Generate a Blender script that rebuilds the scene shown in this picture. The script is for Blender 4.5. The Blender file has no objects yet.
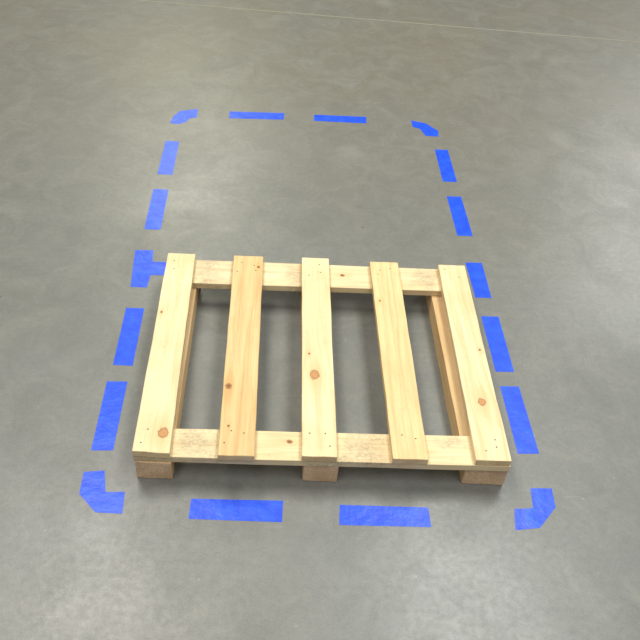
import bpy, bmesh, random
from math import *
from mathutils import Vector, Matrix
random.seed(4)
S=1.5
scn=bpy.context.scene
scn.view_settings.view_transform='Standard'
col=scn.collection

# ---------------------------------------------------------------- node helpers
class NT:
    def __init__(s,name):
        s.m=bpy.data.materials.new(name); s.m.use_nodes=True
        s.t=s.m.node_tree; s.n=s.t.nodes; s.l=s.t.links
        s.b=s.n['Principled BSDF']
        s.co=s.n.new('ShaderNodeTexCoord').outputs['Object']
    def put(s,sock,v):
        if v is None: return
        if isinstance(v,bpy.types.NodeSocket): s.l.new(v,sock)
        else: sock.default_value=v
    def math(s,op,a,b=None,c=None,clamp=False):
        n=s.n.new('ShaderNodeMath'); n.operation=op; n.use_clamp=clamp
        s.put(n.inputs[0],a); s.put(n.inputs[1],b); s.put(n.inputs[2],c); return n.outputs[0]
    def vec(s,op,a,b=None):
        n=s.n.new('ShaderNodeVectorMath'); n.operation=op
        s.put(n.inputs[0],a); s.put(n.inputs[1],b)
        return n.outputs['Value'] if op in('LENGTH','DISTANCE','DOT_PRODUCT') else n.outputs[0]
    def noise(s,v,scale,detail=4,rough=.5,dist=0,out='Fac'):
        n=s.n.new('ShaderNodeTexNoise'); s.put(n.inputs['Vector'],v)
        n.inputs['Scale'].default_value=scale; n.inputs['Detail'].default_value=detail
        n.inputs['Roughness'].default_value=rough; n.inputs['Distortion'].default_value=dist
        return n.outputs[out]
    def map(s,v,a,b,c=0.,d=1.,smooth=False):
        n=s.n.new('ShaderNodeMapRange'); s.put(n.inputs[0],v)
        if smooth:n.interpolation_type='SMOOTHSTEP'
        for i,x in enumerate((a,b,c,d)): n.inputs[i+1].default_value=x
        return n.outputs[0]
    def mix(s,f,a,b,mode='MIX'):
        n=s.n.new('ShaderNodeMix'); n.data_type='RGBA'; n.blend_type=mode
        s.put(n.inputs[0],f)
        for k,v in((6,a),(7,b)):
            if isinstance(v,tuple) and len(v)==3: v=(*v,1)
            s.put(n.inputs[k],v)
        return n.outputs[2]
    def bump(s,h,strength,dist):
        n=s.n.new('ShaderNodeBump'); s.put(n.inputs['Height'],h)
        n.inputs['Strength'].default_value=strength; n.inputs['Distance'].default_value=dist
        s.l.new(n.outputs[0],s.b.inputs['Normal'])

def srgb(r,g,b):
    f=lambda c:(c/255/12.92) if c/255<=.04045 else ((c/255+.055)/1.055)**2.4
    return (f(r),f(g),f(b))

# ---------------------------------------------------------------- materials
def wood(name,light,dark,axis='y',knots=(),off=(0,0,0),stains=(),contrast=.55,rough_sawn=0.):
    """pine: fibre runs along `axis`; knots=(x,y,r) & stains=(x,y,rx,ry) in unscaled pallet metres."""
    t=NT(name)
    sep=t.n.new('ShaderNodeSeparateXYZ'); t.l.new(t.co,sep.inputs[0])
    X,Y,Z=sep.outputs
    a,l=(X,Y) if axis=='y' else (Y,X)      # across, along
    acc=a; masks=[]; halos=[]
    for kx,ky,r in knots:
        kx*=S;ky*=S;r*=S
        ka,kl=(kx,ky) if axis=='y' else (ky,kx)
        da=t.math('SUBTRACT',a,ka); dl=t.math('MULTIPLY',t.math('SUBTRACT',l,kl),.8)
        d2=t.math('ADD',t.math('MULTIPLY',da,da),t.math('MULTIPLY',dl,dl))
        dl2=t.math('MULTIPLY',dl,.45)
        e2=t.math('ADD',t.math('MULTIPLY',da,da),t.math('MULTIPLY',dl2,dl2))
        g=t.math('EXPONENT',t.math('MULTIPLY',e2,-1/(2.2*r)**2))
        acc=t.math('SUBTRACT',acc,t.math('MULTIPLY',t.math('MULTIPLY',da,g),.8))
        nz=t.map(t.noise(t.co,90,2),.3,.7,-.18*r,.18*r)
        masks.append((t.math('ADD',t.math('SQRT',d2),nz),r)); halos.append(g)
    c=t.n.new('ShaderNodeCombineXYZ')
    t.l.new(acc,c.inputs[0]); t.l.new(t.math('MULTIPLY',l,.05),c.inputs[1]); t.l.new(Z,c.inputs[2])
    v=t.vec('ADD',c.outputs[0],off)
    wob=t.noise(v,14,2)
    ring=t.math('SINE',t.math('MULTIPLY_ADD',wob,42.,t.math('MULTIPLY',acc,150.)))
    ring=t.map(ring,-.2,1,0,1,True)
    fine=t.noise(v,260,4,.6)
    mid=t.noise(v,48,3,.55)
    f=t.math('ADD',t.math('MULTIPLY',ring,.30),t.math('ADD',t.math('MULTIPLY',t.map(fine,.35,.7),.35),t.math('MULTIPLY',t.map(mid,.38,.68),.5)))
    f=t.math('MULTIPLY',f,contrast,clamp=True)
    cl=t.mix(f,light,dark)
    blot=t.noise(t.vec('ADD',t.co,off),5,3)
    cl=t.mix(t.map(blot,.42,.72,0,.4),cl,srgb(210,172,116))
    dirt=t.noise(t.vec('ADD',t.co,off),38,6,.7,.6)
    cl=t.mix(t.map(dirt,.58,.78,0,.35),cl,srgb(150,132,104))
    for sx,sy,rx,ry in stains:
        dv=t.vec('MULTIPLY',t.vec('SUBTRACT',t.co,(sx*S,sy*S,0)),(1/(rx*S),1/(ry*S),0))
        m=t.map(t.math('ADD',t.vec('LENGTH',dv),t.map(t.noise(t.co,24,5,.7),.3,.7,-.6,.6)),.3,1.25,1,0)
        n2=t.map(t.noise(t.vec('MULTIPLY',t.co,(1,1.6,1) if axis=='x' else (1.6,1,1)),60,6,.75,1.2),.42,.62,.12,.62)
        cl=t.mix(t.math('MULTIPLY',m,n2),cl,srgb(138,122,100))
    for g in halos:
        cl=t.mix(t.math('MULTIPLY',g,.42),cl,srgb(212,156,88))
    for (d,r) in masks:
        k=t.map(d,r*.7,r*1.15,.85,0,True)
        rr=t.map(t.math('SINE',t.math('MULTIPLY',d,2*pi*2.5/r)),-1,1,0,.5)
        kc=t.mix(rr,srgb(196,136,80),srgb(150,94,52))
        rim=t.math('MULTIPLY',t.map(d,r*.65,r*.95,0,1,True),t.map(d,r*.95,r*1.25,1,0,True))
        cl=t.mix(k,cl,kc)
        cl=t.mix(t.math('MULTIPLY',rim,.6),cl,srgb(120,78,46))
        if r<.008*S:
            cl=t.mix(t.map(d,r*.4,r*.9,.75,0),cl,srgb(78,48,30))
    t.l.new(cl,t.b.inputs['Base Color'])
    t.b.inputs['Roughness'].default_value=.6
    t.b.inputs['Specular IOR Level'].default_value=.3
    t.bump(t.math('ADD',fine,t.math('MULTIPLY',dirt,rough_sawn)),.35,.0012)
    return t.m

def endgrain(name,c1,c2,cx):
    t=NT(name)
    v=t.vec('SUBTRACT',t.co,(cx*S,0,-.06))
    v=t.vec('MULTIPLY',v,(1,0.02,1))
    d=t.math('ADD',t.vec('LENGTH',v),t.math('MULTIPLY',t.noise(v,25,3),.012))
    f=t.map(t.math('SINE',t.math('MULTIPLY',d,600.)),-1,1,0,.7)
    n=t.noise(t.co,110,5,.7)
    n3=t.noise(t.co,14,4,.6)
    cl=t.mix(t.math('ADD',t.math('MULTIPLY',f,.15),t.map(n,.4,.7,0,.5)),c1,c2)
    cl=t.mix(t.map(n3,.42,.6,0,.45),cl,c2)
    t.l.new(cl,t.b.inputs['Base Color']); t.b.inputs['Roughness'].default_value=.75
    t.bump(n,.4,.001)
    return t.m

def concrete():
    t=NT('polished_concrete')
    big=t.noise(t.vec('ADD',t.co,(3,1,0)),.4,3,.5,.4)
    med=t.noise(t.co,1.5,6,.62,.7)
    cloud=t.noise(t.co,6,8,.72,1.)
    fine=t.noise(t.co,48,5,.7)
    grit=t.noise(t.co,240,2,.6)
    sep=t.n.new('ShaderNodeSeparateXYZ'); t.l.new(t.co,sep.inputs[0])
    # light falloff painted into albedo: browner far floor, cooler close by, plus random mottling
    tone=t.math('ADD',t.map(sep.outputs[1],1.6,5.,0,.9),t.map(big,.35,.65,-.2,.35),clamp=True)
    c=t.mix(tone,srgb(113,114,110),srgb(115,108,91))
    c=t.mix(t.map(med,.38,.66,0,.6),c,srgb(99,98,90))
    c=t.mix(t.map(cloud,.46,.7,0,.6),c,srgb(132,130,120))
    c=t.mix(t.map(cloud,.3,.45,.38,0),c,srgb(86,86,80))
    c=t.mix(t.map(fine,.4,.72,0,.38),c,srgb(82,82,76))
    c=t.mix(t.map(grit,.35,.65,0,.28),c,srgb(142,142,134))
    mp=t.vec('ADD',t.co,t.vec('MULTIPLY',t.noise(t.co,5,3,.6,0,'Color'),(.12,.12,0)))
    vo3=t.n.new('ShaderNodeTexVoronoi'); vo3.inputs['Scale'].default_value=1.6; t.l.new(mp,vo3.inputs['Vector'])
    c=t.mix(t.map(vo3.outputs['Distance'],.05,.16,.25,0),c,srgb(150,149,138))
    vo=t.n.new('ShaderNodeTexVoronoi'); vo.inputs['Scale'].default_value=3.2; t.l.new(t.co,vo.inputs['Vector'])
    c=t.mix(t.map(vo.outputs['Distance'],.012,.022,.6,0),c,srgb(48,47,44))
    vo2=t.n.new('ShaderNodeTexVoronoi'); vo2.inputs['Scale'].default_value=11; t.l.new(t.co,vo2.inputs['Vector'])
    c=t.mix(t.map(vo2.outputs['Distance'],.03,.06,.25,0),c,srgb(165,165,158))
    for ang,st,th_ in((.9,28,.69),(-.95,40,.70),(2.2,34,.71)):
        mq=t.n.new('ShaderNodeMapping'); mq.inputs['Rotation'].default_value=(0,0,ang); mq.inputs['Scale'].default_value=(2.2,st,1)
        t.l.new(t.co,mq.inputs[0])
        sc=t.noise(mq.outputs[0],1.5,3,.5)
        c=t.mix(t.map(sc,th_,th_+.05,0,.13),c,srgb(158,158,150))
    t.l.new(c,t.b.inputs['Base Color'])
    r=t.math('ADD',t.map(med,.3,.7,.30,.42),t.map(fine,.3,.7,-.04,.06))
    t.l.new(r,t.b.inputs['Roughness'])
    t.b.inputs['Specular IOR Level'].default_value=.5
    t.bump(t.math('ADD',t.math('MULTIPLY',cloud,.6),t.math('MULTIPLY',fine,.3)),.12,.004)
    return t.m

def tape():
    t=NT('blue_vinyl_tape')
    n=t.noise(t.co,18,4,.6)
    c=t.mix(t.map(n,.35,.7),srgb(16,68,208),srgb(30,88,228))
    t.l.new(c,t.b.inputs['Base Color']); t.b.inputs['Roughness'].default_value=.34
    t.b.inputs['Specular IOR Level'].default_value=.4
    t.bump(n,.45,.006)
    return t.m

def plain(name,c,r=.5,met=0):
    t=NT(name)
    n=t.noise(t.co,90,3)
    t.l.new(t.mix(t.map(n,.35,.65,0,.4),c,tuple(x*.7 for x in c)),t.b.inputs['Base Color'])
    t.b.inputs['Roughness'].default_value=r; t.b.inputs['Metallic'].default_value=met
    return t.m

# ---------------------------------------------------------------- geometry helpers
def add(name,verts,faces,mats,parent=None,midx=None,bevel=0,seg=2):
    me=bpy.data.meshes.new(name); me.from_pydata(verts,[],faces); me.update()
    bm=bmesh.new(); bm.from_mesh(me); bmesh.ops.recalc_face_normals(bm,faces=bm.faces); bm.to_mesh(me); bm.free()
    for m in mats: me.materials.append(m)
    if midx:
        for p,i in zip(me.polygons,midx): p.material_index=i
    o=bpy.data.objects.new(name,me); col.objects.link(o)
    if parent: o.parent=parent
    if bevel:
        b=o.modifiers.new('bevel','BEVEL'); b.width=bevel; b.segments=seg; b.limit_method='ANGLE'; b.angle_limit=.7
    return o

def prism(name,pts,z0,z1,mats,parent,bevel=0,ends=None):
    n=len(pts)
    v=[(x*S,y*S,z0*S) for x,y in pts]+[(x*S,y*S,z1*S) for x,y in pts]
    f=[tuple(range(n))[::-1],tuple(range(n,2*n))]+[(i,(i+1)%n,(i+1)%n+n,i+n) for i in range(n)]
    mi=None
    if ends: mi=[0,0]+[1 if i in ends else 0 for i in range(n)]
    return add(name,v,f,mats,parent,mi,bevel)

def rough_board(name,quad,z0,z1,mats,parent,bevel,ends):
    """sawn board: outline edges wander slightly, sawn ends carry the end-grain material."""
    pts=[];e=[]
    for i in range(4):
        a=Vector(quad[i]); b=Vector(quad[(i+1)%4]); nseg=3 if i in ends else 12
        nrm=Vector((-(b-a).y,(b-a).x)).normalized()
        for k in range(nseg):
            p=a.lerp(b,k/nseg)
            j=random.uniform(-.0007,.0007) if k else 0
            if i in ends: e.append(len(pts))
            pts.append(tuple(p+nrm*j))
    return prism(name,pts,z0,z1,mats,parent,bevel,e)

# ---------------------------------------------------------------- floor
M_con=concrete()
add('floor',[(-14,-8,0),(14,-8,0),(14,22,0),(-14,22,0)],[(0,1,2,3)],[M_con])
def seam(name,p,q,w):
    p=Vector(p);q=Vector(q);d=(q-p).normalized();n=Vector((-d.y,d.x))*w/2
    pts=[p-n,q-n,q+n,p+n]
    v=[(a.x,a.y,z) for z in(0,.0006) for a in pts]
    return add(name,v,[(3,2,1,0),(4,5,6,7),(0,1,5,4),(1,2,6,5),(2,3,7,6),(3,0,4,7)],[plain('joint_sealant',srgb(146,141,120),.7)])
d=Vector((1.705-.573,3.512-3.593)).normalized()
p0=Vector((.573,3.593))
seam('floor_joint',(p0-d*8)*S,(p0+d*8)*S,.010)

# ---------------------------------------------------------------- tape outline
M_tape=tape()
TP=bpy.data.objects.new('floor_tape_outline',None); col.objects.link(TP)
TH=.0004
strips=[]
w=.048; XL,XR=-.377,.6235
for a,b,dx in((2.405,2.192,.002),(2.102,1.887,.0),(1.533,1.324,.001),(1.271,1.065,-.003)):
    strips.append([(XL+dx,b),(XL+w+dx,b),(XL+w+dx,a),(XL+dx,a)])
strips.append([(-.378,1.619),(-.333,1.620),(-.331,1.673),(-.20,1.675),(-.20,1.732),(-.333,1.733),(-.336,1.785),(-.389,1.784)])
for a,b,dx in((2.43,2.219,-.002),(2.129,1.913,-.003),(1.779,1.622,0),(1.542,1.335,.002),(1.284,1.077,.002)):
    strips.append([(XR-w+dx,b),(XR+dx,b),(XR+dx,a),(XR-w+dx,a)])
strips.append([(-.151,.895),(.040,.890),(.042,.940),(-.150,.944)])
strips.append([(.159,.885),(.349,.882),(.350,.930),(.160,.933)])
strips.append([(-.165,2.590),(.034,2.598),(.036,2.648),(-.166,2.640)])
strips.append([(.146,2.598),(.342,2.598),(.343,2.648),(.147,2.646)])
strips.append([(-.374,2.533),(-.340,2.528),(-.318,2.546),(-.308,2.575),(-.282,2.585),(-.284,2.648),(-.347,2.625),(-.366,2.585)])
strips.append([(.600,2.523),(.606,2.566),(.566,2.618),(.512,2.637),(.514,2.588),(.540,2.575),(.553,2.524)])
strips.append([(-.383,1.006),(-.383,.951),(-.342,.907),(-.287,.904),(-.289,.957),(-.330,.957),(-.342,1.010)])
strips.append([(.583,.983),(.577,.932),(.535,.928),(.528,.877),(.581,.883),(.627,.933),(.632,.984)])
for i,s in enumerate(strips):
    s=[(x+random.uniform(-.0012,.0012),y+random.uniform(-.0012,.0012)) for x,y in s]
    prism('tape_strip_%d'%(i+1),s,0,TH,[M_tape],TP)

# ---------------------------------------------------------------- pallet
PA=bpy.data.objects.new('wooden_pallet',None); col.objects.link(PA)
PA.location=(-.2779*S,.991*S,0); PA.rotation_euler=(0,0,-.0037)
zt,zm,zb=.0916,.0736,.0556
cream=srgb(236,219,176); cream2=srgb(222,196,142)
dk=srgb(204,168,112); dk2=srgb(192,150,96)
E1=endgrain('end_grain_pine',srgb(228,204,156),srgb(190,152,104),.2)
E2=endgrain('end_grain_stringer',srgb(228,198,158),srgb(180,138,102),.5)
decks=[ # front-left x, front-right x, back-right x, back-left x, yf,yb
 ((.006,.083,.074,.001),(.003,-.001),.667,cream,dk,[(.064,.052,.0105),(.013,.43,.003)],.55),
 ((.181,.257,.256,.177),(-.003,-.004),.667,cream2,dk2,[(.192,.19,.0070),(.199,.075,.0030),(.245,.62,.004)],.85),
 ((.355,.429,.434,.361),(-.001,-.002),.669,cream,dk,[(.386,.232,.0105),(.375,.30,.0025)],.5),
 ((.546,.621,.623,.546),(-.003,-.004),.662,srgb(234,206,152),dk2,[(.56,.50,.003)],.6),
 ((.723,.799,.808,.734),(-.002,-.003),.660,cream,dk,[(.765,.162,.0085),(.79,.33,.003)],.6)]
for i,(xs,yf,yb,c1,c2,kn,ct) in enumerate(decks):
    m=wood('pine_deck_%d'%(i+1),c1,c2,'y',kn,(i*3.1+.7,i*1.7,i*.9),[],ct)
    rough_board('deck_board_%d'%(i+1),[(xs[0],yf[0]),(xs[1],yf[1]),(xs[2],yb),(xs[3],yb)],zm,zt,[m,E1],PA,.0025,(0,2))
MF=wood('pine_cross_front',srgb(234,218,174),srgb(196,162,114),'x',[(.33,.05,.005),(.62,.03,.004)],(9,2,5),
        [(.13,.045,.07,.06),(.50,.035,.06,.06),(.02,.0,.04,.04),(.68,.06,.04,.02),(.4,.0,.05,.02)],.6,.6)
MB=wood('pine_cross_back',srgb(230,214,172),srgb(192,158,112),'x',[(.47,.62,.005)],(4,7,1),
        [(.10,.62,.06,.08),(.345,.61,.03,.06),(.7,.62,.04,.05)],.6,.6)
rough_board('cross_board_front',[(.006,.004),(.801,-.004),(.801,.076),(.004,.080)],zb,zm,[MF,E1],PA,.002,(1,3))
rough_board('cross_board_back',[(.002,.566),(.806,.569),(.806,.662),(.002,.664)],zb,zm,[MB,E1],PA,.002,(1,3))
for i,(a,b) in enumerate(((.008,.084),(.361,.435),(.709,.801))):
    m=wood('pine_stringer_%d'%(i+1),srgb(226,196,146),srgb(182,138,90),'y',[],(i*2.3,5,i),[],.7,.4)
    rough_board('stringer_%d'%(i+1),[(a,.003),(b,.0),(b,.660),(a,.662)],.0004,zb,[m,E2],PA,.0025,(0,2))
MN=plain('nail_steel',srgb(112,98,80),.5,.3)
def nail(i,x,y):
    n=10;r=.0019*S;cx,cy=x*S,y*S
    v=[(cx+r*cos(2*pi*k/n),cy+r*sin(2*pi*k/n),z) for z in(zt*S-.003,zt*S+.0005) for k in range(n)]
    f=[tuple(range(n))[::-1],tuple(range(n,2*n))]+[(k,(k+1)%n,(k+1)%n+n,k+n) for k in range(n)]
    add('nail_%d'%i,v,f,[MN],PA)
k=0
for xs,yf,yb,*_ in decks:
    for y in(.03,.058,.60,.632):
        for fr in(.25,.72):
            if random.random()<.2: continue
            tt=y/.666; xa=xs[0]*(1-tt)+xs[3]*tt; xb=xs[1]*(1-tt)+xs[2]*tt
            k+=1; nail(k,xa+(xb-xa)*(fr+random.uniform(-.1,.1)),y+random.uniform(-.008,.008))

# ---------------------------------------------------------------- lights
wd=bpy.data.worlds.new('warehouse_ambient'); scn.world=wd; wd.use_nodes=True
bg=wd.node_tree.nodes['Background']; bg.inputs[0].default_value=(.95,.98,1,1); bg.inputs[1].default_value=.22
def area(name,loc,sx,sy,P,c):
    l=bpy.data.lights.new(name,'AREA'); l.shape='RECTANGLE'; l.size=sx; l.size_y=sy; l.energy=P; l.color=c
    o=bpy.data.objects.new(name,l); col.objects.link(o); o.location=loc
area('ceiling_light_1',(-1.8,4.2,6.5),1.6,3.5,280,(1,.97,.89))
area('ceiling_light_2',(2.4,4.2,6.5),1.6,3.5,290,(.97,1,.96))
area('ceiling_light_3',(-2.5,-1,6.5),1.6,4,180,(.99,.98,.96))
area('ceiling_light_4',(2.8,-1,6.5),1.6,4,190,(.96,.98,1))
area('ceiling_light_5',(-1.6,12.5,6.5),1.1,2.6,280,(1,1,.80))
area('ceiling_light_6',(7.2,12.0,6.5),2.0,4,380,(.96,.98,1))

# ---------------------------------------------------------------- camera
f_,th,yaw,roll,H=771.04,.7388,.0901,.0903,1.3799
fw=Vector((sin(yaw)*cos(th),cos(yaw)*cos(th),-sin(th))); r=Vector((cos(yaw),-sin(yaw),0)); u=r.cross(fw)
r2=r*cos(roll)+u*sin(roll); u2=u*cos(roll)-r*sin(roll)
cd=bpy.data.cameras.new('camera'); co=bpy.data.objects.new('camera',cd); col.objects.link(co)
co.matrix_world=Matrix(((r2.x,u2.x,-fw.x,0),(r2.y,u2.y,-fw.y,0),(r2.z,u2.z,-fw.z,H*S),(0,0,0,1)))
cd.sensor_width=36; cd.lens=f_/640*36
scn.camera=co
